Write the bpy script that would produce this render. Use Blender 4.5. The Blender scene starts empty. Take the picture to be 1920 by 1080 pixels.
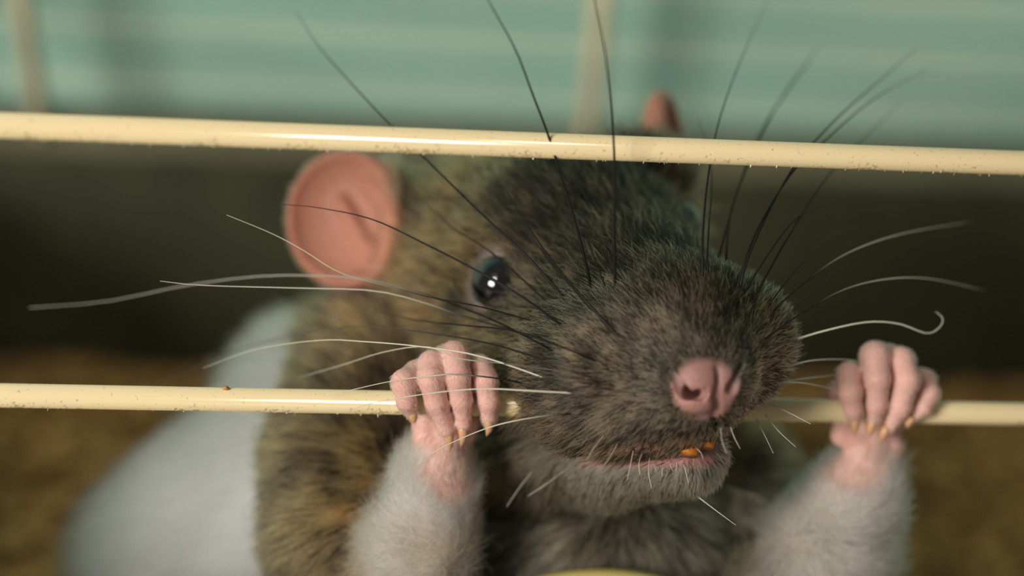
import bpy, math, random
import numpy as np

# ---------------------------------------------------------------- camera, world, light, exposure
# One modelling unit ("u") is one photo pixel at the focus plane; S turns it into metres.
S = 5.47e-5
D = 5486.0                                   # focus distance in u (0.30 m)
YAW, PITCH, ROLL = math.radians(13.0), math.radians(24.0), math.radians(6.9)
CZ = 1400.0                                  # height of the aimed-at point above the tray floor
F = np.array([math.sin(YAW) * math.cos(PITCH), math.cos(YAW) * math.cos(PITCH), -math.sin(PITCH)])
_r = np.cross(F, [0, 0, 1.0]); _r /= np.linalg.norm(_r); _u = np.cross(_r, F)
R = _r * math.cos(ROLL) + _u * math.sin(ROLL)
U = -_r * math.sin(ROLL) + _u * math.cos(ROLL)
CAM = np.array([0, 0, CZ]) - D * F

scene = bpy.context.scene
col = scene.collection
scene.view_settings.view_transform = 'Standard'
scene.view_settings.look = 'None'
scene.view_settings.gamma = 1.0
scene.view_settings.use_curve_mapping = False
scene.view_settings.exposure = -0.12

from mathutils import Matrix, Vector
cd = bpy.data.cameras.new('camera')
cam = bpy.data.objects.new('camera', cd); col.objects.link(cam)
m = Matrix.Identity(4)
for i in range(3):
    m[i][0] = R[i]; m[i][1] = U[i]; m[i][2] = -F[i]; m[i][3] = CAM[i] * S
cam.matrix_world = m
cd.sensor_width = 36.0
cd.lens = 36.0 * D / 1920.0
cd.clip_start = 0.01; cd.clip_end = 20
cd.dof.use_dof = True
cd.dof.focus_distance = (D - 30) * S
cd.dof.aperture_fstop = cd.lens / (205 * S * 1000)
scene.camera = cam

world = bpy.data.worlds.new('room_light'); scene.world = world
world.use_nodes = True
bg = world.node_tree.nodes['Background']
bg.inputs[0].default_value = (0.73, 0.70, 0.60, 1); bg.inputs[1].default_value = 0.24

def area(name, direction, dist, sx, sy, power, color):
    d = np.array(direction, float); d /= np.linalg.norm(d)
    p = np.array([0, 0, CZ * S]) + d * dist
    l = bpy.data.lights.new(name, 'AREA'); l.shape = 'RECTANGLE'; l.size = sx; l.size_y = sy
    l.energy = power; l.color = color
    o = bpy.data.objects.new(name, l); col.objects.link(o)
    o.location = p
    o.rotation_euler = Vector(d).to_track_quat('Z', 'Y').to_euler()
    return o
# the two sources the photograph shows by reflection: the streak on the bars (lamp above and behind the
# camera) and the catchlights in the eye (window to the left of the camera)
area('ceiling_lamp_offscreen', (-.58, -.62, .66), 2.2, .36, .30, 9.0, (1.0, .92, .80))
area('window_left_offscreen', (-.72, -.62, .26), 2.0, .62, .45, 40, (1.0, .94, .84))

# ---------------------------------------------------------------- helpers
rng = np.random.default_rng(7)
random.seed(7)

def cf(px, py, d):
    """photo pixel + distance behind the focus plane -> camera frame (right, down, depth)"""
    k = (D + d) / D
    return np.array([(px - 960) * k, (py - 540) * k, d], float)
def to_world(P):
    P = np.asarray(P, float)
    return CAM + P[..., 0:1] * R - P[..., 1:2] * U + (P[..., 2:3] + D) * F
def to_pix(P):
    k = D / (D + P[..., 2])
    return P[..., 0] * k + 960, P[..., 1] * k + 540
def bar_d(px, py):
    """depth of the cage front (world y = 0) along the ray of a photo pixel"""
    ray = F + R * (px - 960) / D - U * (py - 540) / D
    return -CAM[1] / ray[1] - D
def on_front(px, py, dd=0):
    return cf(px, py, bar_d(px, py) + dd)
def hit_y(px, py, y):
    ray = F + R * (px - 960) / D - U * (py - 540) / D
    return CAM + ray * ((y - CAM[1]) / ray[1])

def mesh_obj(name, verts, faces, mat, parent=None, smooth=True, metres=False):
    me = bpy.data.meshes.new(name)
    v = np.asarray(verts, float)
    if not metres:
        v = v * S
    me.from_pydata([tuple(x) for x in v], [], [tuple(int(i) for i in f) for f in faces])
    if smooth:
        me.polygons.foreach_set('use_smooth', [True] * len(me.polygons))
    me.materials.append(mat)
    o = bpy.data.objects.new(name, me); col.objects.link(o)
    if parent is not None:
        o.parent = parent
    return o
def tag(o, label=None, cat=None, group=None, kind=None):
    if label: o['label'] = label
    if cat: o['category'] = cat
    if group: o['group'] = group
    if kind: o['kind'] = kind
    return o
def empty(name, loc_u):
    o = bpy.data.objects.new(name, None); col.objects.link(o)
    o.location = tuple(np.array(loc_u) * S); o.empty_display_size = .01
    return o
def reparent(o, p):
    o.parent = p
    o.matrix_parent_inverse = Matrix.Translation(p.location).inverted()
    return o

def tube(points, radii, seg=10, cap=True):
    P = np.asarray(points, float); n = len(P)
    T = np.gradient(P, axis=0); T /= np.linalg.norm(T, axis=1)[:, None] + 1e-9
    ref = np.array([0.31, 0.2, 0.93]); N = np.cross(T[0], ref); N /= np.linalg.norm(N)
    V = []; 
    for i in range(n):
        N = N - T[i] * (N @ T[i]); N /= np.linalg.norm(N) + 1e-9
        B = np.cross(T[i], N)
        for j in range(seg):
            a = 2 * math.pi * j / seg
            V.append(P[i] + radii[i] * (math.cos(a) * N + math.sin(a) * B))
    Fc = []
    for i in range(n - 1):
        for j in range(seg):
            k = (j + 1) % seg
            Fc.append((i * seg + j, i * seg + k, (i + 1) * seg + k, (i + 1) * seg + j))
    if cap:
        Fc.append(tuple(reversed(range(seg)))); Fc.append(tuple(range((n - 1) * seg, n * seg)))
    return V, Fc
def box(x0, x1, y0, y1, z0, z1, bev=0):
    if not bev:
        V = [(x, y, z) for x in (x0, x1) for y in (y0, y1) for z in (z0, z1)]
        Fc = [(0, 1, 3, 2), (4, 6, 7, 5), (0, 4, 5, 1), (2, 3, 7, 6), (0, 2, 6, 4), (1, 5, 7, 3)]
        return V, Fc
    # box with chamfered edges along x (profile extruded)
    b = bev
    prof = [(y0 + b, z0), (y1 - b, z0), (y1, z0 + b), (y1, z1 - b), (y1 - b, z1), (y0 + b, z1), (y0, z1 - b), (y0, z0 + b)]
    V = [(x, y, z) for x in (x0, x1) for (y, z) in prof]
    n = len(prof)
    Fc = [(i, (i + 1) % n, n + (i + 1) % n, n + i) for i in range(n)]
    Fc += [tuple(reversed(range(n))), tuple(range(n, 2 * n))]
    return V, Fc
def spline(pts, n):
    """Catmull-Rom through the points"""
    P = np.asarray(pts, float)
    P = np.vstack([2 * P[0] - P[1], P, 2 * P[-1] - P[-2]])
    out = []
    m_ = len(P) - 3
    for t in np.linspace(0, m_ - 1e-6, n):
        i = int(t); f = t - i
        a, b, c, d = P[i:i + 4]
        out.append(.5 * ((2 * b) + (-a + c) * f + (2 * a - 5 * b + 4 * c - d) * f * f + (-a + 3 * b - 3 * c + d) * f ** 3))
    return np.array(out)

# ---------------------------------------------------------------- materials
def mat(name, color=(.5, .5, .5), rough=.5, **kw):
    mt = bpy.data.materials.new(name); mt.use_nodes = True
    b = mt.node_tree.nodes['Principled BSDF']
    b.inputs['Base Color'].default_value = (*color, 1)
    b.inputs['Roughness'].default_value = rough
    for k, v in kw.items():
        b.inputs[k.replace('_', ' ')].default_value = v
    return mt, mt.node_tree, b
def noise_mix(nt, b, ca, cb, scale, lo=.4, hi=.6, detail=4, coord='Object', dist=0):
    tc = nt.nodes.new('ShaderNodeTexCoord'); nz = nt.nodes.new('ShaderNodeTexNoise')
    nz.inputs['Scale'].default_value = scale; nz.inputs['Detail'].default_value = detail
    nz.inputs['Distortion'].default_value = dist
    rp = nt.nodes.new('ShaderNodeMapRange')
    rp.inputs['From Min'].default_value = lo; rp.inputs['From Max'].default_value = hi
    mx = nt.nodes.new('ShaderNodeMix'); mx.data_type = 'RGBA'
    mx.inputs[6].default_value = (*ca, 1); mx.inputs[7].default_value = (*cb, 1)
    nt.links.new(tc.outputs[coord], nz.inputs['Vector'])
    nt.links.new(nz.outputs['Fac'], rp.inputs['Value'])
    nt.links.new(rp.outputs['Result'], mx.inputs[0])
    nt.links.new(mx.outputs[2], b.inputs['Base Color'])
    return mx, nz, tc
def bump(nt, b, scale, strength, dist):
    tc = nt.nodes.new('ShaderNodeTexCoord'); nz = nt.nodes.new('ShaderNodeTexNoise')
    nz.inputs['Scale'].default_value = scale; nz.inputs['Detail'].default_value = 6
    bp = nt.nodes.new('ShaderNodeBump'); bp.inputs['Strength'].default_value = strength; bp.inputs['Distance'].default_value = dist
    nt.links.new(tc.outputs['Object'], nz.inputs['Vector']); nt.links.new(nz.outputs['Fac'], bp.inputs['Height'])
    nt.links.new(bp.outputs['Normal'], b.inputs['Normal'])

CREAM = (.78, .635, .38)
M_bar, nt, b = mat('cream_coated_wire', CREAM, .16)
b.inputs['Coat Weight'].default_value = .25; b.inputs['Coat Roughness'].default_value = .08
# grime: fine brown specks, thickest in a band along the underside
mx, nz, tc = noise_mix(nt, b, CREAM, (.34, .25, .12), 2600, .60, .72, 6)
sep = nt.nodes.new('ShaderNodeSeparateXYZ'); geo = nt.nodes.new('ShaderNodeTexCoord')
nt.links.new(geo.outputs['Object'], sep.inputs[0])
band = nt.nodes.new('ShaderNodeMapRange'); band.interpolation_type = 'SMOOTHSTEP'
for k, v in (('From Min', 6 * S), ('From Max', -17 * S), ('To Min', 0), ('To Max', 1)): band.inputs[k].default_value = v
nt.links.new(sep.outputs['Z'], band.inputs['Value'])
n2 = nt.nodes.new('ShaderNodeTexNoise'); n2.inputs['Scale'].default_value = 160; n2.inputs['Detail'].default_value = 2
nt.links.new(geo.outputs['Object'], n2.inputs['Vector'])
r2 = nt.nodes.new('ShaderNodeMapRange'); r2.inputs['From Min'].default_value = .42; r2.inputs['From Max'].default_value = .62
nt.links.new(n2.outputs['Fac'], r2.inputs['Value'])
mu = nt.nodes.new('ShaderNodeMath'); mu.operation = 'MULTIPLY'
nt.links.new(band.outputs['Result'], mu.inputs[0]); nt.links.new(r2.outputs['Result'], mu.inputs[1])
mu2 = nt.nodes.new('ShaderNodeMath'); mu2.operation = 'MULTIPLY'
old = [l for l in nt.links if l.to_socket == mx.inputs[0]][0]; src = old.from_socket
# specks appear where noise exceeds a threshold that the band lowers
ad = nt.nodes.new('ShaderNodeMath'); ad.operation = 'MULTIPLY_ADD'
ad.inputs[1].default_value = .21; nt.links.new(mu.outputs[0], ad.inputs[0]); nt.links.new(nz.outputs['Fac'], ad.inputs[2])
rr = nt.nodes.new('ShaderNodeMapRange'); rr.inputs['From Min'].default_value = .63; rr.inputs['From Max'].default_value = .74; rr.inputs['To Max'].default_value = .75
nt.links.new(ad.outputs[0], rr.inputs['Value']); nt.links.new(rr.outputs['Result'], mx.inputs[0])

M_wire, nt, b = mat('cream_wire', (.88, .80, .56), .2); noise_mix(nt, b, (.90, .82, .58), (.84, .75, .50), 400)
M_fleck, nt, b = mat('dust_fleck', (.80, .72, .55), .4)
M_crumb, nt, b = mat('food_crumb', (.55, .30, .08), .6); bump(nt, b, 4000, .6, 5e-5)
M_clip, nt, b = mat('olive_cream_plastic', (.55, .46, .16), .3)
M_tray, nt, b = mat('dark_olive_plastic', (.050, .052, .028), .45); noise_mix(nt, b, (.055, .057, .031), (.042, .044, .024), 60)
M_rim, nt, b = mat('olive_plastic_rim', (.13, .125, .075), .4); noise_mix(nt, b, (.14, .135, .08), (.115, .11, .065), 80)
M_mint, nt, b = mat('mint_painted_slat', (.36, .60, .44), .5); noise_mix(nt, b, (.40, .58, .46), (.36, .55, .44), 25)
M_turq, nt, b = mat('turquoise_backing', (.12, .52, .50), .5); noise_mix(nt, b, (.07, .44, .47), (.06, .40, .43), 30)
M_shav, nt, b = mat('pine_shavings', (.50, .31, .10), .8); noise_mix(nt, b, (.58, .36, .12), (.44, .26, .085), 90)
M_bed, nt, b = mat('shavings_bed', (.42, .25, .08), .9); noise_mix(nt, b, (.50, .31, .10), (.36, .21, .07), 120); bump(nt, b, 300, .8, .002)
M_table, nt, b = mat('table_top', (.30, .27, .20), .5); noise_mix(nt, b, (.32, .28, .21), (.24, .21, .15), 12)

# ---------------------------------------------------------------- the setting
YB = 2417.0            # back of the cage
XL, XR = -1330.0, 3500.0
TH = 745.0             # tray height
floor = mesh_obj('floor', *box(-9000, 9000, -3500, 5000, -120, -40), M_table, smooth=False); tag(floor, kind='structure')

# mint slatted wall behind the cage
YW = YB + 330
wall = mesh_obj('wall_back', *box(-9000, 9000, YW + 14, YW + 120, -40, 6000), M_turq, smooth=False); tag(wall, kind='structure')
zl = hit_y(960, 129, YW)[2]        # a joint seen in the photo
pitch_s = hit_y(960, 27, YW)[2] - zl
sv, sf = box(-9000, 9000, -14, 14, -pitch_s / 2 + 12, pitch_s / 2 - 12, 2)
slat_me = None
z = zl - pitch_s * 5 + pitch_s / 2
for k in range(24):
    if slat_me is None:
        o = mesh_obj('slat', sv, sf, M_mint, smooth=False); slat_me = o.data
    else:
        o = bpy.data.objects.new('slat', slat_me); col.objects.link(o)
    o.location = (0, YW * S, z * S); o.parent = wall
    z += pitch_s

# ---------------------------------------------------------------- tray
tray = empty('cage_tray', (0, YB / 2, -40))
tag(tray, 'dark olive plastic cage tray with a lighter flared rim below mint slats', 'tray')
def tp(name, V, Fc, mt, smooth=False, **kw):
    o = mesh_obj(name, V, Fc, mt, smooth=smooth); reparent(o, tray); return o
YF = -25.0
tp('tray_base', *box(XL, XR, YF, YB, -40, 0), M_tray)
ZR = 655.0             # where the rim starts
tp('tray_side', *box(XL, XR, YB, YB + 40, -40, ZR), M_tray)
tp('tray_side', *box(XL, XR, YF - 60, YF - 20, -40, ZR), M_tray)
tp('tray_side', *box(XL - 40, XL, YF - 20, YB, -40, ZR), M_tray)
tp('tray_side', *box(XR, XR + 40, YF - 20, YB, -40, ZR), M_tray)
def rim(p0, p1, out):
    """flared lip: a thick strip leaning outwards"""
    p0, p1, out = map(np.array, (p0, p1, out))
    prof = [(0, ZR), (70, TH), (110, TH), (110, TH - 25), (80, TH - 25), (40, ZR)]
    V = [p + out * a + np.array([0, 0, z_]) for p in (p0, p1) for a, z_ in prof]
    n = len(prof)
    Fc = [(i, (i + 1) % n, n + (i + 1) % n, n + i) for i in range(n)] + [tuple(range(n)), tuple(reversed(range(n, 2 * n)))]
    return V, Fc
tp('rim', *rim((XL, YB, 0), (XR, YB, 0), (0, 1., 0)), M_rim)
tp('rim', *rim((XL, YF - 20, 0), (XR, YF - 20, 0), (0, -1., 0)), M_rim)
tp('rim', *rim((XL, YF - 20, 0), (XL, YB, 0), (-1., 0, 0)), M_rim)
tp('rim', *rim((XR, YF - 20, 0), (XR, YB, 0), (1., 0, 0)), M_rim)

# ---------------------------------------------------------------- wire cage
cage = empty('wire_cage', (0, YB / 2, TH))
tag(cage, 'cream coated wire cage with thick glossy bars the rat grips', 'cage')
BR = 23.0
def wire(name, a, b_, r=BR, mt=None, bend=0):
    a, b_ = np.array(a, float), np.array(b_, float)
    mid = (a + b_) / 2
    n = 24 if bend else 2
    ts = np.linspace(0, 1, n)
    P = np.array([a + (b_ - a) * t for t in ts]) - mid
    if bend:
        P += np.outer(np.sin(ts * math.pi), np.array([bend, 0, 0]))
    V, Fc = tube(P, [r] * n, 32)
    o = mesh_obj(name, V, Fc, mt or M_wire)
    for p in o.data.polygons:
        if len(p.vertices) > 4: p.use_smooth = False
    o.location = tuple(mid * S)
    reparent(o, cage)
    return o
Z_top = hit_y(960, 270.5, 0)[2]; Z_mid = hit_y(960, 759, 0)[2]; gap = Z_top - Z_mid
top_bar = wire('bar', (XL + 45, 0, Z_top), ((XR - 50), 0, Z_top), 23.6, M_bar)
mid_bar = wire('bar', (XL + 45, 0, Z_mid), ((XR - 50), 0, Z_mid), 22.8, M_bar)
wire('bar', (XL + 45, 0, Z_top + gap), ((XR - 50), 0, Z_top + gap))
for x in (XL + 45, (XR - 50)):
    wire('post', (x, 0, 700), (x, 0, Z_top + gap + 60), 26)
    wire('post', (x, YB + 30, 700), (x, YB + 30, Z_top + gap + 60), 26)
    for z_ in (Z_mid, Z_top, Z_top + gap):
        wire('side_bar', (x, -20, z_), (x, YB + 50, z_))
wire('bar', (XL + 45, YB + 30, Z_top), ((XR - 50), YB + 30, Z_top))
wire('bar', (XL + 45, YB + 30, Z_top + gap), ((XR - 50), YB + 30, Z_top + gap))
for (xa, ya), (xb, yb) in (((38, 0), (72, 210)), ((1128, 0), (1104, 230))):
    pa, pb = hit_y(xa, ya, YB + 30), hit_y(xb, yb, YB + 30)
    dv = (pa - pb) / (pa[2] - pb[2])
    wire('upright_bar', pb + dv * (700 - pb[2]), pb + dv * (Z_top + gap - pb[2]), 27)

# pale dust standing off the bars
V, Fc = [], []
for (zc, n) in ((Z_top, 150), (Z_mid, 90)):
    for k in range(n):
        x = rng.uniform(-1000, 1000); a = rng.normal(-1.5, .35)
        if rng.random() < .25: a = rng.uniform(-2.6, -.2)
        base = np.array([x, -math.cos(a) * 22.5, zc + math.sin(a) * 22.5])
        dv = np.array([rng.normal(0, .7), -math.cos(a), math.sin(a)]); dv /= np.linalg.norm(dv)
        L = rng.uniform(2, 7); s = np.array([rng.uniform(.6, 1.8), rng.normal(0, .3), 0])
        i = len(V); V += [base - s, base + s, base + dv * L + s * .3, base + dv * L * .8 - s * .3]
        Fc.append((i, i + 1, i + 2, i + 3))
fl = mesh_obj('dust_flecks', V, Fc, M_fleck, smooth=False); reparent(fl, cage); fl['kind'] = 'stuff'

# crumb on the lower bar
cpos = hit_y(424, 729, -4)
V = []; Fc = []
nl, ns = 6, 9
for i in range(nl + 1):
    th = math.pi * i / nl
    for j in range(ns):
        ph = 2 * math.pi * j / ns
        rr_ = 1 + .22 * math.sin(3 * ph + i) + .15 * math.cos(2 * th * 2 + j)
        V.append((7.5 * rr_ * math.sin(th) * math.cos(ph), 5 * rr_ * math.sin(th) * math.sin(ph), 4.2 * rr_ * math.cos(th)))
for i in range(nl):
    for j in range(ns):
        k = (j + 1) % ns
        Fc.append((i * ns + j, (i + 1) * ns + j, (i + 1) * ns + k, i * ns + k))
crumb = mesh_obj('food_crumb', V, Fc, M_crumb)
crumb.location = tuple(np.array([cpos[0], -3, Z_mid + 24.5]) * S); crumb.rotation_euler = (0, .3, .4)
tag(crumb, 'tiny orange brown crumb lying on the lower cream bar', 'crumb')

# rounded clip that holds the wire cage to the tray front
cc = hit_y(1136, 1075, -72)
V = []; nA = 40
Rr = 455.0
for y0, rr_ in ((-82, Rr - 7), (-76, Rr), (-52, Rr), (-46, Rr - 7)):
    for j in range(nA + 1):
        a = math.radians(90 + 26 - 52 * j / nA)
        V.append((cc[0] + rr_ * math.cos(a), y0, cc[2] - Rr + rr_ * math.sin(a)))
for y0 in (-82, -46):
    for j in range(nA + 1):
        a = math.radians(90 + 26 - 52 * j / nA)
        V.append((cc[0] + (Rr - 7) * math.cos(a), y0, cc[2] - 190))
n = nA + 1
Fc = []
for r_ in range(3):
    for j in range(nA): Fc.append((r_ * n + j, r_ * n + j + 1, (r_ + 1) * n + j + 1, (r_ + 1) * n + j))
for j in range(nA):
    Fc.append((j + 1, j, 4 * n + j, 4 * n + j + 1)); Fc.append((3 * n + j, 3 * n + j + 1, 5 * n + j + 1, 5 * n + j))
clip = mesh_obj('cage_clip', V, Fc, M_clip)
tag(clip, 'rounded yellow cream plastic clip on the front rim of the tray', 'clip')

# ---------------------------------------------------------------- bedding
def bed_h(x, y):
    return 28 + 18 * np.sin(x * .0031 + 1) * np.cos(y * .0043) + 10 * np.sin(x * .011 + y * .009)
nx, ny = 90, 50
xs = np.linspace(XL + 3, XR - 3, nx); ys = np.linspace(YF + 3, YB - 3, ny)
V = [(x, y, bed_h(x, y)) for y in ys for x in xs]
Fc = [(j * nx + i, j * nx + i + 1, (j + 1) * nx + i + 1, (j + 1) * nx + i) for j in range(ny - 1) for i in range(nx - 1)]
bed = mesh_obj('wood_shavings', V, Fc, M_bed)
tag(bed, 'tan wood shavings bedding covering the floor of the dark tray', 'bedding', kind='stuff')
V, Fc = [], []
for k in range(5200):
    x, y = rng.uniform(XL + 110, XR - 90), rng.uniform(YF + 90, YB - 90)
    L, W = rng.uniform(50, 150), rng.uniform(20, 55); cu = rng.uniform(.2, 2.2); a = rng.uniform(0, 6.28)
    tilt = rng.uniform(-.5, .5); h = bed_h(x, y) + rng.uniform(0, 26)
    ca, sa = math.cos(a), math.sin(a); i0 = len(V)
    for t in np.linspace(-.5, .5, 5):
        ang = t * cu; lx = L * math.sin(ang) / cu; lz = L * (1 - math.cos(ang)) / cu
        for w in (-W / 2, W / 2):
            V.append((x + lx * ca - w * sa, y + lx * sa + w * ca, h + lz + w * tilt * .5 + lx * tilt * .3))
    for t in range(4):
        Fc.append((i0 + 2 * t, i0 + 2 * t + 2, i0 + 2 * t + 3, i0 + 2 * t + 1))
sh = mesh_obj('shaving_flakes', V, Fc, M_shav); reparent(sh, bed); sh['kind'] = 'stuff'

# ---------------------------------------------------------------- the rat: one implicit surface
class Cone:
    def __init__(s, a, ra, b_, rb):
        s.a, s.b, s.ra, s.rb = np.asarray(a, np.float32), np.asarray(b_, np.float32), ra, rb
        s.c = (s.a + s.b) / 2; s.r = np.linalg.norm(s.b - s.a) / 2 + max(ra, rb)
    def __call__(s, P):
        ab = s.b - s.a; L = float(ab @ ab) + 1e-6
        t = np.clip(((P - s.a) @ ab) / L, 0, 1)
        q = P - s.a - t[:, None] * ab
        return np.sqrt((q * q).sum(1)) - (s.ra + t * (s.rb - s.ra))
class Ell:
    def __init__(s, c, rad, ax=None):
        s.c = np.asarray(c, np.float32); s.rad = np.asarray(rad, np.float32)
        s.ax = np.eye(3, dtype=np.float32) if ax is None else np.asarray(ax, np.float32)
        s.r = float(s.rad.max())
    def __call__(s, P):
        q = (P - s.c) @ s.ax.T
        k0 = np.sqrt(((q / s.rad) ** 2).sum(1)) + 1e-6
        k1 = np.sqrt(((q / s.rad ** 2) ** 2).sum(1)) + 1e-9
        return k0 * (k0 - 1) / k1
def axes(normal, up=(0, -1, 0)):
    n = np.array(normal, float); n /= np.linalg.norm(n)
    u = np.array(up, float); u -= n * (u @ n); u /= np.linalg.norm(u)
    return np.array([np.cross(u, n), u, n])
def smin(a, b_, k):
    h = np.clip(.5 + .5 * (b_ - a) / k, 0, 1)
    return b_ + (a - b_) * h - k * h * (1 - h)
def smax(a, b_, k): return -smin(-a, -b_, k)
BIG = np.float32(400)

def chain(pts, front=False):
    """[(px,py,d,r)...] -> cones"""
    out = []
    q = [((on_front if front else cf)(p[0], p[1], p[2]), p[3]) for p in pts]
    for (a, ra), (b_, rb) in zip(q[:-1], q[1:]): out.append(Cone(a, ra, b_, rb))
    return out

def near(prim, c, r): return np.linalg.norm(prim.c - c) - prim.r < r + 130
def fold(prims, P, c, r, first=None):
    d = first
    for p, k in prims:
        if c is not None and not near(p, c, r): continue
        v = p(P)
        d = v if d is None else smin(d, v, k)
    return d
upper = []
upper += [(c, 50) for c in chain([(950, 505, 620, 238), (1085, 515, 390, 222), (1280, 655, -10, 150), (1312, 698, -105, 98)])]
upper += [(Cone(cf(790, 390, 640), 50, cf(900, 420, 640), 120), 50)]
upper += [(Ell(cf(1150, 705, 15), (150, 140, 150)), 60), (Ell(cf(1368, 640, 70), (112, 118, 120)), 50),
          (Ell(cf(1262, 742, -40), (112, 100, 105)), 50),
          (Cone(cf(985, 640, 340), 138, cf(1150, 700, 40), 146), 60),      # cheek
          (Ell(cf(1180, 330, 520), (110, 60, 150)), 60)]
def march(prims, px, py, d0=-400):
    d = d0
    for _ in range(200):
        v = float(fold(prims, cf(px, py, d)[None].astype(np.float32), None, 0)[0])
        if v < .3 or d > 900: break
        d += max(v * .8, .3)
    return d
EYE_L = cf(938, 532, march(upper, 938, 532) + 22)
EYE_R = cf(1266, 424, 408)
EL = EYE_L + np.array([4, 2, 10])
upper += [(Cone(EL, 63, EL + 1, 63), 26), (Cone(EYE_R + np.array([-6, 4, 12]), 60, EYE_R + np.array([-5, 4, 12]), 60), 26)]
# nose leather
NOSE = cf(1325, 712, -190)
upper += [(Ell(cf(1303, 714, -178), (48, 54, 46)), 18), (Ell(cf(1362, 702, -152), (34, 50, 42)), 14), (Ell(cf(1300, 756, -172), (42, 20, 36)), 8)]
def nz_at(px, py, off=0): return cf(px, py, march(upper, px, py) + off)
cut_upper = [(Cone(nz_at(1345, 690, 2), 5, nz_at(1344, 740, 0), 8), 8), (Cone(nz_at(1344, 740, 0), 8, nz_at(1341, 780, 0), 8), 8),
             (Cone(nz_at(1262, 698, 2), 9, nz_at(1279, 731, 8), 14), 4), (Cone(nz_at(1279, 731, 10), 14, nz_at(1311, 737, 16), 15), 4), (Cone(nz_at(1290, 735, 16), 15, nz_at(1316, 728, 80), 15), 4), (Cone(nz_at(1311, 735, 12), 12, nz_at(1309, 725, 18), 9), 4),
             (Cone(nz_at(1388, 690, 2), 8, nz_at(1372, 726, 6), 13), 5),
             (Cone(nz_at(1340, 790, 0), 5, nz_at(1334, 840, 0), 8), 12)]          # lip cleft
jaw = [(c, 40) for c in chain([(1030, 830, 360, 132), (1140, 845, 210, 106), (1285, 852, 60, 76)])]
body = [(c, 90) for c in chain([(930, 640, 720, 270), (880, 870, 820, 330), (740, 840, 960, 330), (590, 1120, 1120, 500)])]
body += [(c, 90) for c in chain([(900, 900, 800, 320), (1120, 1060, 620, 290), (1180, 1250, 700, 330), (700, 1200, 1000, 430)])]
armL = [(c, 50) for c in chain([(700, 690, 600, 135), (655, 860, 470, 128), (665, 1000, 400, 135), (725, 1140, 300, 112), (790, 1010, 215, 84), (818, 905, 170, 62), (828, 850, 150, 50)])]
armR = [(c, 50) for c in chain([(1330, 900, 640, 150), (1400, 1050, 560, 140), (1490, 1130, 440, 118), (1555, 1020, 370, 98), (1598, 935, 335, 74), (1625, 868, 318, 52)])]
palmL = [(c, 20) for c in chain([(828, 850, 55, 50), (838, 800, 52, 46), (850, 700, 50, 38), (840, 672, 22, 30)], True)]
palmL += [(Cone(on_front(796, 818, 26), 23, on_front(828, 838, 18), 24), 6), (Cone(on_front(872, 812, 32), 22, on_front(874, 792, 36), 26), 6), (Cone(on_front(800, 800, 30), 20, on_front(840, 800, 30), 22), 8), (Cone(on_front(795, 790, 45), 24, on_front(805, 700, 50), 24), 16)]
palmR = [(c, 20) for c in chain([(1628, 872, 55, 50), (1632, 800, 52, 46), (1650, 705, 50, 40), (1665, 672, 24, 30)], True)]
palmR += [(Cone(on_front(1578, 816, 24), 23, on_front(1612, 828, 16), 23), 6), (Cone(on_front(1672, 842, 24), 26, on_front(1668, 826, 28), 24), 6),
          (Cone(on_front(1568, 735, 44), 22, on_front(1590, 800, 48), 26), 14), (Cone(on_front(1715, 715, 40), 26, on_front(1690, 780, 48), 26), 14)]
FINGERS = [  # px, py, offset from the bar plane, radius
    [(806, 700, 48, 22), (782, 698, 8, 23), (757, 716, -30, 23), (762, 752, -42, 18), (771, 778, -40, 11)],
    [(824, 684, 46, 24), (811, 682, 2, 26), (808, 710, -36, 25), (818, 755, -44, 21), (837, 804, -45, 16), (841, 818, -45, 11)],
    [(854, 672, 44, 24), (853, 666, 0, 27), (858, 705, -40, 24), (865, 750, -46, 20), (869, 795, -45, 14), (869, 808, -45, 10)],
    [(886, 690, 48, 22), (899, 688, 8, 24), (911, 713, -32, 23), (916, 752, -44, 20), (917, 784, -43, 14), (916, 795, -43, 10)],
    [(1598, 705, 46, 21), (1592, 702, 4, 24), (1594, 735, -38, 23), (1600, 768, -44, 18), (1603, 787, -43, 12)],
    [(1646, 680, 44, 25), (1640, 668, 0, 29), (1645, 710, -38, 25), (1644, 757, -46, 20), (1638, 793, -44, 12)],
    [(1690, 684, 44, 24), (1690, 676, 2, 26), (1700, 712, -36, 26), (1688, 762, -46, 22), (1667, 805, -44, 12)],
    [(1722, 712, 46, 22), (1732, 714, 12, 23), (1741, 738, -16, 22), (1730, 764, -36, 18), (1712, 784, -41, 11)],
]
CLAWS = [  # start px,py,off -> tip
    [(771, 772, -44), (775, 785, -48), (777, 794, -46)],
    [(838, 806, -50), (843, 828, -56), (843, 848, -48)],
    [(867, 798, -50), (868, 820, -56), (864, 838, -48)],
    [(914, 782, -48), (917, 802, -54), (912, 818, -47)],
    [(1604, 782, -48), (1603, 800, -52), (1602, 818, -46)],
    [(1638, 788, -48), (1632, 806, -53), (1629, 822, -46)],
    [(1664, 800, -48), (1656, 815, -53), (1651, 828, -46)],
    [(1712, 780, -45), (1704, 792, -49), (1701, 803, -45)],
]
fingers = [chain(f, True) for f in FINGERS]
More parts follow.
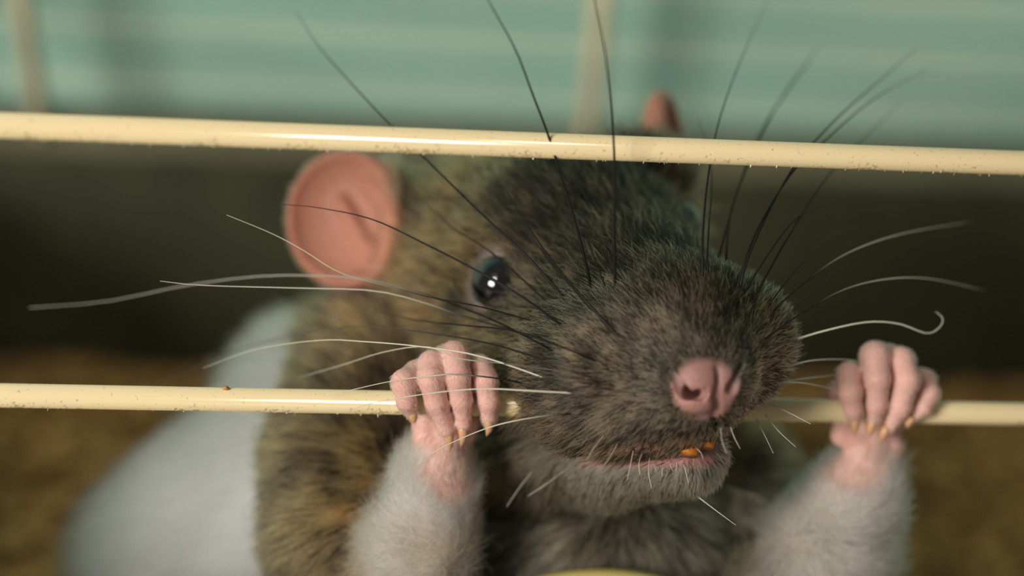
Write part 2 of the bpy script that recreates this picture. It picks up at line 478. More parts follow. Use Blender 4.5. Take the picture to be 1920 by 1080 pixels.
# ears: cup = shell of an ellipsoid
nL = (-.30, -.10, -.95); axL = axes(nL, (-.25, -1, 0))
eL = cf(652, 412, 600)
nLv = np.array(nL) / np.linalg.norm(nL)
earL_o = Ell(eL, (134, 148, 62), axL); earL_i = Ell(eL + nLv * 34, (118, 132, 58), axL)
earL_root = Cone(cf(745, 440, 600), 62, cf(800, 470, 600), 90)
earL_fold = [Cone(cf(742, 400, 555), 24, cf(722, 490, 545), 20), Cone(cf(690, 345, 592), 16, cf(742, 395, 565), 24), Cone(cf(640, 380, 622), 15, cf(690, 470, 600), 20), Cone(cf(690, 470, 598), 18, cf(735, 520, 570), 24)]
nR = (.93, -.12, -.28); axR = axes(nR, (-.05, -1, .1)); nRv = np.array(nR) / np.linalg.norm(nR)
eR = cf(1252, 302, 690)
earR_o = Ell(eR, (100, 152, 50), axR); earR_i = Ell(eR + nRv * 28, (85, 136, 46), axR)
earR_root = Cone(cf(1220, 380, 680), 55, cf(1160, 440, 650), 80)
BARC = []
for z_, r_ in ((Z_top, 25.5), (Z_mid, 24.0)):
    def tocam(w):
        v = np.array(w) - CAM; return np.array([v @ R, -(v @ U), v @ F - D])
    BARC.append(Cone(tocam((-1600, 0, z_)), r_, tocam((3000, 0, z_)), r_))
gz = -U[2]            # world z of a camera-frame point = CZ + gx*X + gy*Y + gz*Z
def worldz(P): return CAM[2] + P[:, 0] * R[2] - P[:, 1] * U[2] + (P[:, 2] + D) * F[2]

def sdf(P, c=None, r=0):
    P = P.astype(np.float32)
    up = fold(upper, P, c, r)
    if up is not None:
        for p, k in cut_upper:
            if c is None or near(p, c, r): up = smax(up, -p(P), k)
    jw = fold(jaw, P, c, r)
    if jw is not None and up is not None: jw = smax(jw, -(up - 12), 8)
    bd = fold(body, P, c, r)
    for arm in (armL, armR):
        a = fold(arm, P, c, r)
        if a is not None: bd = a if bd is None else smin(bd, a, 55)
    d = bd
    if up is not None: d = up if d is None else smin(d, up, 55)
    # hard-ish union for the jaw so that the mouth line stays open
    if jw is not None:
        d = jw if d is None else smin(d, jw, 7)
    for palm, fs in ((palmL, fingers[:4]), (palmR, fingers[4:])):
        pm = fold(palm, P, c, r)
        if pm is None: continue
        for f in fs:
            fd = None
            for pr in f:
                v = pr(P); fd = v if fd is None else smin(fd, v, 8)
            pm = smin(pm, fd, 4)
        d = pm if d is None else smin(d, pm, 18)
    for o_, i_, rt, folds in ((earL_o, earL_i, earL_root, earL_fold), (earR_o, earR_i, earR_root, [])):
        if c is not None and not (near(o_, c, r) or near(rt, c, r)): continue
        e = smin(o_(P), rt(P), 30)
        e = smax(e, -i_(P), 9)
        for f in folds: e = smin(e, f(P), 18)
        d = e if d is None else smin(d, e, 22)
    if d is None: return np.full(len(P), BIG, np.float32)
    for e_, op in ((EYE_L, (59, 51, 52)), (EYE_R, (50, 47, 50))):
        if c is None or np.linalg.norm(e_ - c) < r + 250:
            q = Ell(e_ + (np.array([3, -2, -30]) if e_ is EYE_L else np.array([22, -14, -22])), op)
            d = smax(d, -q(P), 6)
    for bc in BARC:
        d = smax(d, -bc(P), 3)
    if c is None or c[1] + r > 350:       # stay inside the tray below its rim
        wy = CAM[1] + P[:, 0] * R[1] - P[:, 1] * U[1] + (P[:, 2] + D) * F[1]
        inside = np.maximum(wy - 45, worldz(P) - 790).astype(np.float32)
        d = smax(d, -inside, 40)
    d = smax(d, -(worldz(P) - 14).astype(np.float32), 60) if c is None or c[1] + r > 500 else d
    return d

def surface_nets(h=5.0, nb=8):
    lo = np.array([-1180., -480., -300.]); hi = np.array([960., 1150., 1750.])
    bs = h * nb
    nblk = np.ceil((hi - lo) / bs).astype(int)
    nd = nblk * nb + 1
    grid = np.full(nd, BIG, np.float32)
    # block centres, evaluated per super cell with culling
    SC = 8
    for bx in range(0, nblk[0], SC):
        for by in range(0, nblk[1], SC):
            for bz in range(0, nblk[2], SC):
                n_ = [min(SC, nblk[0] - bx), min(SC, nblk[1] - by), min(SC, nblk[2] - bz)]
                idx = np.stack(np.meshgrid(*[np.arange(q) for q in n_], indexing='ij'), -1).reshape(-1, 3) + [bx, by, bz]
                ctr = lo + (idx + .5) * bs
                cc_ = (ctr.min(0) + ctr.max(0)) / 2; rr_ = np.linalg.norm(ctr.max(0) - ctr.min(0)) / 2 + bs
                v = sdf(ctr, cc_, rr_)
                act = np.abs(v) < bs * 1.05
                for (ix, iy, iz), val in zip(idx[~act], v[~act]):
                    if val < 0:
                        grid[ix * nb:ix * nb + nb + 1, iy * nb:iy * nb + nb + 1, iz * nb:iz * nb + nb + 1] = -BIG
                if act.any():
                    A = idx[act]
                    loc = np.stack(np.meshgrid(*[np.arange(nb + 1)] * 3, indexing='ij'), -1).reshape(-1, 3)
                    allp = (A[:, None, :] * nb + loc[None]).reshape(-1, 3)
                    vals = sdf(lo + allp * h, cc_, rr_)
                    todo.append((allp, vals))
    return lo, h, nd, grid
todo = []
lo, h, nd, grid = surface_nets()
for allp, vals in todo: grid[allp[:, 0], allp[:, 1], allp[:, 2]] = vals
del todo
ins = grid < 0
c8 = [(a, b_, c_) for a in (0, 1) for b_ in (0, 1) for c_ in (0, 1)]
cnt = np.zeros(tuple(np.array(grid.shape) - 1), np.int8)
sl = lambda a: slice(a, -1 if a == 0 else None)
for a, b_, c_ in c8: cnt += ins[sl(a), sl(b_), sl(c_)]
cells = np.argwhere((cnt > 0) & (cnt < 8))
cid = np.full(cnt.shape, -1, np.int32); cid[tuple(cells.T)] = np.arange(len(cells))
acc = np.zeros((len(cells), 3)); wsum = np.zeros(len(cells))
for i, a in enumerate(c8):
    for b_ in c8[i + 1:]:
        if sum(abs(np.array(a) - b_)) != 1: continue
        va = grid[tuple((cells + a).T)]; vb = grid[tuple((cells + b_).T)]
        cr = (va < 0) != (vb < 0)
        t = np.where(cr, va / np.where(cr, va - vb, 1), 0)
        acc += cr[:, None] * (np.array(a) + t[:, None] * (np.array(b_) - np.array(a))); wsum += cr
Vc = lo + (cells + acc / wsum[:, None]) * h
quads = []
for ax in range(3):
    o1, o2 = [(1, 2), (2, 0), (0, 1)][ax]
    s0 = [slice(None)] * 3; s1 = [slice(None)] * 3
    s0[ax] = slice(0, -1); s1[ax] = slice(1, None)
    e = np.argwhere(ins[tuple(s0)] != ins[tuple(s1)])
    e = e[(e[:, o1] > 0) & (e[:, o2] > 0) & (e[:, o1] < nd[o1] - 1) & (e[:, o2] < nd[o2] - 1)]
    flip = ins[tuple(e.T)]
    d1 = np.zeros(3, int); d1[o1] = 1; d2 = np.zeros(3, int); d2[o2] = 1
    q = np.stack([cid[tuple((e - d1 - d2).T)], cid[tuple((e - d2).T)], cid[tuple(e.T)], cid[tuple((e - d1).T)]], 1)
    q[~flip] = q[~flip][:, ::-1]
    quads.append(q)
quads = np.vstack(quads); quads = quads[(quads >= 0).all(1)]
del grid, ins, cnt, cid

def sdf_big(P):
    """sdf over many points, culled in spatial cells"""
    out = np.empty(len(P), np.float32); key = np.floor(P / 260).astype(int)
    kk = key[:, 0] * 1000003 + key[:, 1] * 1009 + key[:, 2]
    order = np.argsort(kk, kind='stable'); cuts = np.flatnonzero(np.diff(kk[order])) + 1
    for g in np.split(order, cuts):
        c_ = (key[g[0]] + .5) * 260
        out[g] = sdf(P[g], c_, 230)
    return out
def grad(P, e=2.0):
    g = np.stack([sdf_big(P + np.eye(3)[i] * e) - sdf_big(P - np.eye(3)[i] * e) for i in range(3)], 1)
    return g / (np.linalg.norm(g, axis=1)[:, None] + 1e-9)
def trace(px, py, d0=-320, d1=1500):
    """depth at which the ray of a photo pixel meets the rat"""
    d = d0
    for _ in range(160):
        v = float(sdf(cf(px, py, d)[None])[0])
        if v < .6: return d
        d += max(v * .8, .5)
        if d > d1: return None
    return d

# ---- colour and coat fields (pigment only)
_k = rng.normal(0, 1, (14, 3)); _ph = rng.uniform(0, 6.28, 14)
def fnoise(P, wl):
    s = 0
    for k, p in zip(_k, _ph): s = s + np.sin(P @ (k * 6.28 / wl / 1.6) + p)
    return s / 14 * 2.0
def sstep(a, b_, x):
    t = np.clip((x - a) / (b_ - a), 0, 1); return t * t * (3 - 2 * t)
def blob(P, c, r0, r1): return 1 - sstep(r0, r1, np.linalg.norm(P - c, axis=1))
def mn(prims, P): return np.min([p(P.astype(np.float32)) for p in prims], axis=0)
HANDC = [on_front(838, 735, 0), on_front(1655, 735, 0)]
HP = [[p for p, _ in palmL] + sum(fingers[:4], []), [p for p, _ in palmR] + sum(fingers[4:], [])]
def fields(P):
    px, py = to_pix(P); d = P[:, 2]; Pf = P.astype(np.float32)
    f = {}
    f['hand'] = np.maximum(sstep(14, 4, mn(HP[0], P)) * sstep(10, -12, py - 862), sstep(14, 4, mn(HP[1], P)) * sstep(10, -12, py - 880))
    f['wrist'] = np.maximum(blob(P, cf(850, 890, 120), 55, 95), blob(P, cf(1600, 880, 290), 60, 100))
    f['nose'] = 1 - sstep(50, 74, np.sqrt((px - 1322) ** 2 + ((py - 730) * 1.1) ** 2) + 0.25 * np.maximum(d + 110, 0))
    f['ear'] = np.maximum(sstep(26, 12, earL_o(Pf)) * sstep(775, 740, px - .25 * (py - 420)), sstep(26, 12, earR_o(Pf)) * sstep(1185, 1205, px) * sstep(395, 360, py) * sstep(560, 600, d))
    f['eye'] = np.maximum(blob(P, EYE_L, 68, 82), blob(P, EYE_R, 64, 72))
    lip = 1 - sstep(.55, 1, np.abs((py - (848 + .0 * (px - 1200))) / 34))
    f['mouth'] = lip * sstep(1075, 1100, px) * sstep(1350, 1330, px) * sstep(1, 6, np.min([p(Pf) for p, _ in upper[:8]], axis=0)) * (d < 300)
    fore = np.minimum(mn([p for p, _ in armL[4:]], P), mn([p for p, _ in armR[3:]], P))
    other = np.minimum(mn([p for p, _ in armL[:4]], P), mn([p for p, _ in armR[:3]], P))
    nz_ = fnoise(P, 130)
    f['fore'] = sstep(30, 0, fore) * sstep(-55, 25, other - fore + 20 * nz_) * (py < 1400)
    f['flank'] = sstep(600, 572, px + 10 * nz_ + .0 * py) * sstep(560, 620, d) * sstep(520, 560, py)
    f['flank'] = np.maximum(f['flank'], sstep(1000, 1100, d + 30 * nz_))
    f['chin'] = sstep(1, 10, np.min([p(Pf) for p, _ in upper[:8]], axis=0)) * sstep(26, 6, mn([p for p, _ in jaw], P)) * sstep(1000, 1120, px) * (d < 320)
    f['chest'] = sstep(880, 960, py) * sstep(840, 920, px) * (d > 200)
    f['head'] = sstep(560, 380, d) * sstep(870, 1040, px + .45 * (py - 540) * 0)
    f['nz'] = nz_; f['px'] = px; f['py'] = py; f['d'] = d
    return f
def lerp(a, b_, t): return a + (np.asarray(b_) - a) * t[:, None]
PINK = (.72, .44, .39); EARC = (.46, .20, .14); NOSEC = (.40, .22, .20); GREYSKIN = (.25, .19, .18)
def skin_colour(P, f):
    c = np.tile(np.array([.055, .042, .028]), (len(P), 1))
    c = lerp(c, (.075, .06, .045), f['chest'])
    c = lerp(c, (.22, .19, .15), f['chin'])
    c = lerp(c, (.62, .52, .47), f['fore'])
    c = lerp(c, (.62, .62, .60), f['flank'])
    c = lerp(c, (.60, .36, .31), f['wrist'] * .9)
    c = lerp(c, PINK, f['hand'])
    c = lerp(c, EARC, f['ear'])
    c = lerp(c, GREYSKIN, f['eye'])
    c = lerp(c, (.36, .18, .165), f['mouth'])
    c = lerp(c, NOSEC, f['nose'])
    return c

fv = fields(Vc)
vcol = skin_colour(Vc, fv)
rat = empty('rat', to_world(cf(700, 1200, 1000))[:] * np.array([1, 1, 0]) + np.array([0, 0, 14]))
tag(rat, 'brown and white hooded rat gripping and gnawing the lower cream bar', 'rat')

M_skin, nt, b = mat('rat_skin', (.5, .3, .3), .5)
at_ = nt.nodes.new('ShaderNodeVertexColor'); at_.layer_name = 'pigment'
nzs = nt.nodes.new('ShaderNodeTexNoise'); nzs.inputs['Scale'].default_value = 2200; nzs.inputs['Detail'].default_value = 5
tcs = nt.nodes.new('ShaderNodeTexCoord'); nt.links.new(tcs.outputs['Object'], nzs.inputs['Vector'])
mrs = nt.nodes.new('ShaderNodeMapRange'); mrs.inputs['From Min'].default_value = .3; mrs.inputs['From Max'].default_value = .7
mrs.inputs['To Min'].default_value = .93; mrs.inputs['To Max'].default_value = 1.05
nt.links.new(nzs.outputs['Fac'], mrs.inputs['Value'])
vm = nt.nodes.new('ShaderNodeVectorMath'); vm.operation = 'SCALE'
nt.links.new(at_.outputs['Color'], vm.inputs[0]); nt.links.new(mrs.outputs['Result'], vm.inputs['Scale'])
nt.links.new(vm.outputs['Vector'], b.inputs['Base Color'])
b.inputs['Subsurface Weight'].default_value = .85
b.inputs['Subsurface Radius'].default_value = (1.0, .25, .17)
b.inputs['Subsurface Scale'].default_value = 24 * S
bp = nt.nodes.new('ShaderNodeBump'); bp.inputs['Strength'].default_value = .5; bp.inputs['Distance'].default_value = 3 * S
nt.links.new(nzs.outputs['Fac'], bp.inputs['Height']); nt.links.new(bp.outputs['Normal'], b.inputs['Normal'])
b.inputs['Specular IOR Level'].default_value = .35

me = bpy.data.meshes.new('body')
Wv = (to_world(Vc) * S).astype(np.float32)
me.vertices.add(len(Wv)); me.vertices.foreach_set('co', Wv.ravel())
me.loops.add(quads.size); me.loops.foreach_set('vertex_index', quads.ravel().astype(np.int32))
me.polygons.add(len(quads)); me.polygons.foreach_set('loop_start', np.arange(0, quads.size, 4, dtype=np.int32))
me.update(calc_edges=True); me.validate()
me.polygons.foreach_set('use_smooth', np.ones(len(me.polygons), bool))
ca = me.color_attributes.new('pigment', 'FLOAT_COLOR', 'POINT')
ca.data.foreach_set('color', np.hstack([vcol, np.ones((len(vcol), 1))]).astype(np.float32).ravel())
me.materials.append(M_skin)
bodyo = bpy.data.objects.new('body', me); col.objects.link(bodyo); reparent(bodyo, rat)

# ---------------------------------------------------------------- eyes, teeth, claws
M_eye, nt, b = mat('black_eye', (.004, .004, .005), .04); b.inputs['Coat Weight'].default_value = 1; b.inputs['Coat Roughness'].default_value = .02
def ball(c, r, name, mt, n=28):
    V, Fc = [], []
    for i in range(n + 1):
        th = math.pi * i / n
        for j in range(2 * n):
            ph = math.pi * j / n
            V.append(to_world(c + r * np.array([math.sin(th) * math.cos(ph), math.cos(th), math.sin(th) * math.sin(ph)])))
    for i in range(n):
        for j in range(2 * n):
            k = (j + 1) % (2 * n)
            Fc.append((i * 2 * n + j, i * 2 * n + k, (i + 1) * 2 * n + k, (i + 1) * 2 * n + j))
    return reparent(mesh_obj(name, V, Fc, mt), rat)
ball(EYE_L, 58, 'eye', M_eye); ball(EYE_R, 54, 'eye', M_eye)
M_tooth, nt, b = mat('orange_enamel', (.50, .17, .02), .25); noise_mix(nt, b, (.52, .18, .025), (.40, .12, .015), 900)
for p in ([(1302, 784, -20, 18), (1297, 820, -50, 20), (1290, 853, -64, 19)], [(1330, 770, -20, 18), (1327, 802, -54, 20), (1319, 837, -68, 19)]):
    P = spline([cf(*q[:3]) for q in p], 8)
    V, Fc = tube(to_world(P), list(np.interp(np.linspace(0, 1, 8), [0, .5, 1], [q[3] for q in p])), 12)
    reparent(mesh_obj('incisor', V, Fc, M_tooth), rat)['label'] = 'orange front tooth'
M_claw, nt, b = mat('horn_claw', (.62, .36, .20), .3); b.inputs['Subsurface Weight'].default_value = .5
b.inputs['Subsurface Radius'].default_value = (1, .5, .3); b.inputs['Subsurface Scale'].default_value = 8 * S
for cl in CLAWS:
    P = spline([on_front(*q) for q in cl], 9)
    V, Fc = tube(to_world(P), list(np.interp(np.linspace(0, 1, 9), [0, .2, .6, 1], [7.5, 10, 7.0, .8])), 10)
    reparent(mesh_obj('claw', V, Fc, M_claw), rat)['label'] = 'small amber claw'

# ---------------------------------------------------------------- whiskers
M_wh = {}
def whisker_mat(name, cr, ct):
    mt, nt, b = mat(name, cr, .5); b.inputs['Specular IOR Level'].default_value = .2
    a = nt.nodes.new('ShaderNodeVertexColor'); a.layer_name = 'pigment'
    nt.links.new(a.outputs['Color'], b.inputs['Base Color'])
    return mt
M_whisker = whisker_mat('whisker_keratin', (.02, .02, .02), None)
BLK, PAL, GRY = (.012, .011, .010), (.62, .60, .50), (.10, .095, .08)
def whisker(pts, dtip, r=3.0, c0=BLK, c1=BLK, kk=.35, droot=None):
    d0 = trace(*pts[0]) if droot is None else droot
    if d0 is None: d0 = 60
    n = len(pts)
    seg = np.r_[0, np.cumsum(np.linalg.norm(np.diff(np.array(pts, float), axis=0), axis=1))]; seg /= seg[-1]
    P = [cf(px, py, d0 + (8 if i == 0 else 0) + (dtip - d0) * s ** 1.2 - 18 * math.sin(min(s * 6, 1) * math.pi / 2) * (i > 0)) for i, ((px, py), s) in enumerate(zip(pts, seg))]
    N = 26
    Q = spline(P, N)
    t = np.linspace(0, 1, N)
    r = r * (.8 if c1 is BLK else .56)
    rad = r * (1 - t) ** .8 + .4
    V, Fc = tube(to_world(Q), rad, 6)
    o = mesh_obj('whisker', V, Fc, M_whisker); reparent(o, rat)
    a = o.data.color_attributes.new('pigment', 'FLOAT_COLOR', 'POINT')
    w = sstep(kk - .2, kk + .2, np.repeat(t, 6))
    cc_ = np.array(c0)[None] * (1 - w[:, None]) + np.array(c1)[None] * w[:, None]
    a.data.foreach_set('color', np.hstack([cc_, np.ones((len(cc_), 1))]).astype(np.float32).ravel())
    o['label'] = 'black whisker' if c1 is BLK else 'pale whisker'
W = whisker
W([(1181, 655), (1100, 566), (1041, 497), (988, 421), (945, 350)], 60, 4.0)
W([(1133, 609), (1084, 550), (1030, 490), (985, 425)], 120, 3.6)
W([(1068, 569), (988, 480), (902, 400), (790, 290), (690, 190), (600, 90), (555, 20)], 330, 3.0)
W([(1066, 620), (977, 555), (880, 500), (800, 459), (700, 412), (600, 390), (530, 383)], 60, 3.0)
W([(1050, 665), (940, 607), (854, 572), (800, 553), (720, 530), (640, 519), (500, 517), (350, 535), (200, 565), (55, 577)], -330, 3.0, BLK, PAL, .45)
W([(1135, 685), (1058, 652), (961, 620), (854, 588), (800, 569), (700, 545), (550, 540), (380, 535), (300, 527)], -60, 3.2, BLK, PAL, .5)
W([(1170, 720), (1090, 700), (1015, 674), (934, 648), (854, 632), (770, 620), (680, 612), (590, 620), (500, 640), (400, 672), (280, 725)], 480, 3.2, BLK, GRY, .5)
W([(1040, 715), (900, 668), (790, 650), (690, 641), (600, 638), (480, 655), (380, 690)], 170, 2.4, PAL, PAL)
W([(1000, 722), (930, 709), (854, 702), (818, 704), (743, 713), (660, 731), (610, 744)], 10, 2.4, BLK, PAL, .35)
W([(1090, 738), (1000, 733), (910, 729), (826, 735), (751, 746), (690, 758), (630, 775)], 0, 2.4, PAL, PAL)
W([(1095, 776), (1036, 778), (961, 790), (907, 805), (843, 832), (795, 858)], 10, 2.6, BLK, PAL, .3)
W([(1060, 650), (960, 620), (870, 610), (780, 600), (700, 580)], 250, 2.6)
W([(1090, 700), (1010, 690), (930, 680), (860, 672), (800, 650), (720, 660), (640, 685), (560, 708)], 200, 2.2, GRY, PAL, .4)
W([(1010, 605), (900, 575), (820, 560), (740, 540), (640, 512), (570, 470), (510, 438), (425, 403)], 40, 2.2, BLK, PAL, .5)
W([(1110, 545), (1085, 440), (1055, 340), (1030, 260), (1000, 180), (965, 90), (915, 0), (885, -60)], -260, 3.6)
W([(1153, 545), (1152, 420), (1152, 300), (1146, 200), (1135, 100), (1115, 0), (1105, -50)], -300, 3.2)
W([(1180, 572), (1181, 550), (1180, 525)], 40, 2.4); W([(1197, 578), (1196, 560), (1195, 545)], 20, 2.2)
W([(1318, 530), (1317, 460), (1322, 380), (1331, 310), (1350, 220), (1390, 110), (1440, 0)], 420, 3.0)
W([(1324, 530), (1328, 440), (1334, 350), (1330, 290), (1310, 220)], 330, 2.4)
W([(1385, 552), (1400, 490), (1440, 400), (1490, 310), (1560, 230), (1650, 150), (1720, 90)], 430, 3.2)
W([(1390, 558), (1436, 483), (1487, 415), (1540, 384), (1590, 366)], 230, 3.4, BLK, GRY, .7)
W([(1380, 545), (1415, 440), (1480, 330), (1550, 260), (1640, 185), (1740, 130)], 420, 2.8)
W([(1441, 590), (1502, 535), (1583, 478), (1685, 440), (1824, 415)], 360, 3.0, BLK, PAL, .5)
W([(1426, 641), (1502, 588), (1583, 543), (1665, 523), (1746, 523), (1848, 545)], 330, 3.0, BLK, PAL, .45)
W([(1478, 641), (1543, 621), (1624, 604), (1685, 607), (1738, 625), (1763, 612), (1767, 596), (1754, 584)], 190, 3.4, PAL, PAL)
W([(1466, 690), (1522, 676), (1583, 674), (1624, 680)], 200, 2.8, PAL, PAL)
W([(1470, 714), (1520, 708), (1571, 702)], 200, 2.8, PAL, PAL)
W([(1450, 716), (1506, 718), (1571, 731)], 150, 2.4, PAL, PAL)
W([(1405, 575), (1480, 440), (1560, 320), (1690, 190)], 500, 2.8)
W([(1360, 500), (1375, 380), (1450, 210), (1540, 80)], 600, 2.8)
W([(1345, 490), (1385, 350), (1430, 240), (1520, 110)], 620, 2.6)
W([(1425, 600), (1480, 520), (1560, 440), (1640, 420)], 420, 2.6, BLK, GRY, .6)
W([(1440, 620), (1510, 560), (1580, 500)], 420, 2.6)
W([(1160, 600), (1120, 500), (1080, 400), (1010, 330)], 330, 2.2)
W([(1040, 580), (930, 480), (840, 420), (770, 350)], 330, 2.2)
for a_, b_ in (((1135, 812), (1100, 862)), ((1160, 828), (1128, 880)), ((1188, 842), (1176, 900)), ((1205, 848), (1200, 890)), ((1219, 852), (1222, 916)), ((1232, 855), (1230, 884)),
               ((1246, 856), (1241, 892)), ((1258, 856), (1262, 884)), ((1268, 855), (1268, 884)), ((1276, 852), (1291, 906)), ((1290, 846), (1300, 872)), ((1303, 838), (1318, 860)),
               ((1352, 800), (1362, 850)), ((1368, 795), (1388, 842)), ((1385, 792), (1410, 848)), ((1400, 790), (1428, 846)), ((1418, 785), (1450, 850)), ((1436, 778), (1492, 838)),
               ((1450, 760), (1520, 795)), ((1340, 905), (1440, 940)), ((1300, 925), (1380, 985)), ((1060, 880), (990, 930)), ((1010, 870), (950, 950))):
    mid_ = (a_[0] * .5 + b_[0] * .5 + random.uniform(-5, 5), a_[1] * .5 + b_[1] * .5)
    d0 = trace(*a_)
    W([a_, mid_, b_], (d0 if d0 is not None else 0) + random.uniform(-50, 10), 1.1, PAL, PAL)

# ---------------------------------------------------------------- fur
M_fur = bpy.data.materials.new('rat_fur'); M_fur.use_nodes = True
nt = M_fur.node_tree; nt.nodes.clear()
out = nt.nodes.new('ShaderNodeOutputMaterial')
hb = nt.nodes.new('ShaderNodeBsdfHairPrincipled'); hb.model = 'CHIANG'; hb.parametrization = 'COLOR'
hb.inputs['Roughness'].default_value = .38; hb.inputs['Radial Roughness'].default_value = .55
hb.inputs['Coat'].default_value = .0; hb.inputs['IOR'].default_value = 1.30
aa = nt.nodes.new('ShaderNodeAttribute'); aa.attribute_name = 'pigment'
nt.links.new(aa.outputs['Color'], hb.inputs['Color']); nt.links.new(hb.outputs[0], out.inputs[0])

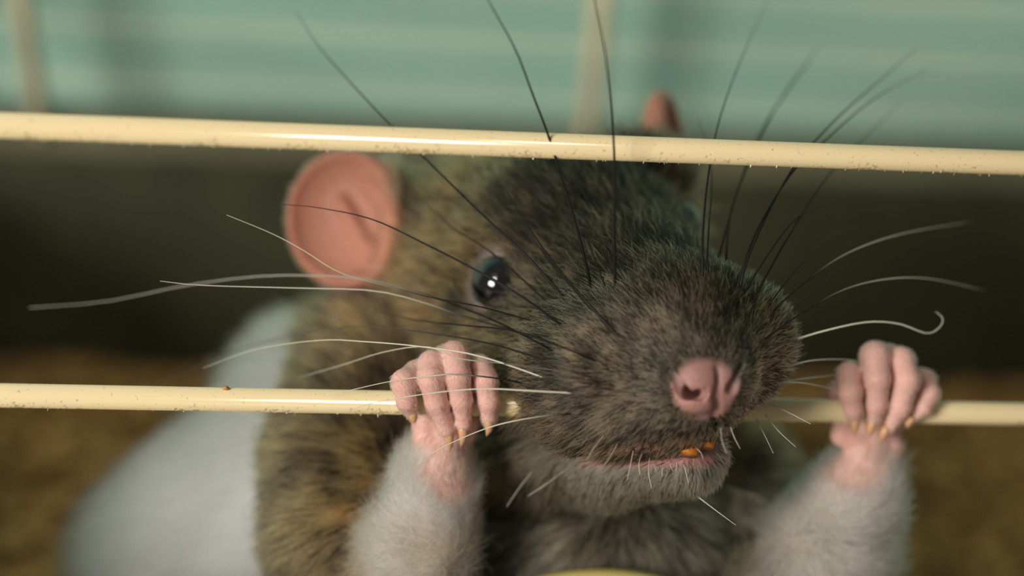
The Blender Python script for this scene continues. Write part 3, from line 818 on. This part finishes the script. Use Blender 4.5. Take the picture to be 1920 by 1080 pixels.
tri = np.vstack([quads[:, [0, 1, 2]], quads[:, [0, 2, 3]]])
A, B, C_ = Vc[tri[:, 0]], Vc[tri[:, 1]], Vc[tri[:, 2]]
ar = np.linalg.norm(np.cross(B - A, C_ - A), axis=1) / 2
ctr = (A + B + C_) / 3
fn_ = np.cross(B - A, C_ - A)
VN = np.stack([np.bincount(tri.ravel(), np.repeat(fn_[:, i], 3), len(Vc)) for i in range(3)], 1)
VN /= np.linalg.norm(VN, axis=1)[:, None] + 1e-9
if (VN[::97] * (grad(Vc[::97], 4.0))).sum() < 0: VN = -VN
NOSEPT = cf(1335, 745, -230)
def make_fur(name, dens, NPT=5):
    """dens: hairs per u^2 as a function of the triangle centre fields"""
    w = ar * dens
    n = int(w.sum())
    ti = np.searchsorted(np.cumsum(w), rng.uniform(0, w.sum(), n)); ti = np.minimum(ti, len(tri) - 1)
    r1, r2_ = np.sqrt(rng.random(n)), rng.random(n)
    P = A[ti] * (1 - r1)[:, None] + B[ti] * (r1 * (1 - r2_))[:, None] + C_[ti] * (r1 * r2_)[:, None]
    Nn = VN[tri[ti, 0]] * (1 - r1)[:, None] + VN[tri[ti, 1]] * (r1 * (1 - r2_))[:, None] + VN[tri[ti, 2]] * (r1 * r2_)[:, None]
    Nn /= np.linalg.norm(Nn, axis=1)[:, None] + 1e-9
    f = fields(P)
    # flow: away from the nose; on the forearms towards the hand
    fl_ = P - NOSEPT; fl_ /= np.linalg.norm(fl_, axis=1)[:, None] + 1e-6
    fl_ = fl_ + np.array([0, .25, 0]) * sstep(700, 900, f['py'])[:, None]
    toh = np.where((f['px'] < 1200)[:, None], HANDC[0] - P, HANDC[1] - P); toh /= np.linalg.norm(toh, axis=1)[:, None]
    fw = np.maximum(f['fore'], f['hand'])
    fl_ = fl_ * (1 - fw[:, None]) + toh * fw[:, None] + (f['hand'] * 1.6)[:, None] * np.array([0, .5, -.3])
    jit = rng.normal(0, 1, (n, 3))
    clump = np.stack([fnoise(P + 900 * i, 70) for i in (1, 2, 3)], 1)
    fl_ = fl_ + .16 * jit + .22 * clump
    T = fl_ - Nn * (fl_ * Nn).sum(1)[:, None]; T /= np.linalg.norm(T, axis=1)[:, None] + 1e-6
    # length
    dn = np.linalg.norm(P - NOSEPT, axis=1)
    L = 17 + 46 * sstep(80, 400, dn) + 34 * sstep(420, 800, dn)
    L = L * (1 - f['fore'] * .35) + 55 * f['flank']
    L = np.where(f['chin'] > .4, 30, L)
    L = L * (1 - .85 * f['hand']) * (1 - .8 * f['ear']) * (1 - .7 * f['eye']) * (1 - .55 * f['wrist'])
    L = np.maximum(L, 6) * rng.uniform(.65, 1.25, n)
    lift = .30 + .10 * rng.random(n) + .25 * f['flank'] * 0
    t = np.linspace(0, 1, NPT)
    dir0 = T * np.sqrt(1 - lift ** 2)[:, None] + Nn * lift[:, None]
    bend = -Nn * .18 + .10 * rng.normal(0, 1, (n, 3)) + .06 * np.array([0, 1, 0])
    Q = P[:, None, :] - 1.5 * Nn[:, None, :] + L[:, None, None] * (t[None, :, None] * dir0[:, None, :] + (t ** 2)[None, :, None] * bend[:, None, :])
    rad = (rng.uniform(.75, 1.25, n)[:, None] * (1 - t[None] ** 2 * .85)) * (1 + .45 * sstep(400, 900, dn))[:, None]
    rad = rad * (1 - .45 * f['hand'])[:, None]
    # pigment
    u = rng.random(n); nz_ = fnoise(P, 60)
    dark = np.array([.013, .011, .008]); tan = np.array([.49, .245, .10]); grey = np.array([.25, .19, .12]); olive = np.array([.12, .078, .042])
    c = np.tile(dark, (n, 1))
    topdark = sstep(620, 470, f['py'] + .30 * (1200 - f['px'])) 
    pt = .68 - f['head'] * (.12 + .26 * topdark) + .36 * nz_
    istan = (u < pt).astype(float)
    tcol = lerp(np.tile(tan, (n, 1)), grey, f['head'] * sstep(-.2, .3, -topdark + .5) * .8)
    tcol = lerp(tcol, olive, f['head'] * topdark * .8)
    c = lerp(c, tcol, istan)
    c = lerp(c, np.array([.30, .26, .175]), f['chest'] * (u < .7 + .25 * nz_))
    c = lerp(c, np.array([.27, .245, .19]), f['chin'] * (u < .85))
    c = lerp(c, np.array([.90, .82, .72]), f['fore'])
    c = lerp(c, np.array([.90, .90, .88]), f['flank'])
    c = lerp(c, np.array([.80, .66, .58]), np.maximum(f['hand'], f['wrist'] * .8))
    c = lerp(c, np.array([.42, .28, .20]), f['ear'])
    c = lerp(c, np.array([.20, .16, .15]), f['eye'])
    c *= rng.uniform(.75, 1.25, n)[:, None]
    pc = np.repeat(c[:, None, :], NPT, 1)
    # agouti hairs: dark root, light band, dark tip
    ag = (1 - np.clip(f['fore'] + f['flank'] + f['hand'] + f['ear'] + f['chin'] * .6, 0, 1))
    band_ = np.interp(t, [0, .35, .7, 1], [.35, .8, 1.4, 1.3])
    pc = pc * (1 + (band_[None] - 1) * ag[:, None])[:, :, None]
    hc = bpy.data.hair_curves.new(name)
    hc.add_curves([NPT] * n)
    hc.attributes['position'].data.foreach_set('vector', (to_world(Q.reshape(-1, 3)) * S).astype(np.float32).ravel())
    ra = hc.attributes.get('radius') or hc.attributes.new('radius', 'FLOAT', 'POINT')
    ra.data.foreach_set('value', (rad * S).astype(np.float32).ravel())
    pa = hc.attributes.new('pigment', 'FLOAT_COLOR', 'POINT')
    pa.data.foreach_set('color', np.concatenate([pc, np.ones((n, NPT, 1))], 2).astype(np.float32).ravel())
    hc.materials.append(M_fur)
    o = bpy.data.objects.new(name, hc); col.objects.link(o); reparent(o, rat)
    o['kind'] = 'stuff'
    return o, n
ft = {k: fv[k][tri].mean(1) for k in ('hand', 'wrist', 'nose', 'ear', 'eye', 'mouth', 'head', 'flank', 'fore', 'd', 'px', 'py')}
dens = .085 * np.ones(len(tri))
dens = np.where(ft['d'] < 420, .15, dens)
dens = np.where((ft['d'] > 900), .06, dens)
dens *= (1 - ft['nose']) * (1 - .55 * ft['hand']) * (1 - .75 * ft['ear']) * (1 - .85 * ft['eye']) * (1 - ft['mouth'] * .9) * (1 - .6 * ft['wrist'])
wz = worldz(ctr); dens[wz < 60] = 0
_, nh = make_fur('fur', dens)
print('HAIRS', nh, 'BODY', len(Vc), len(quads))
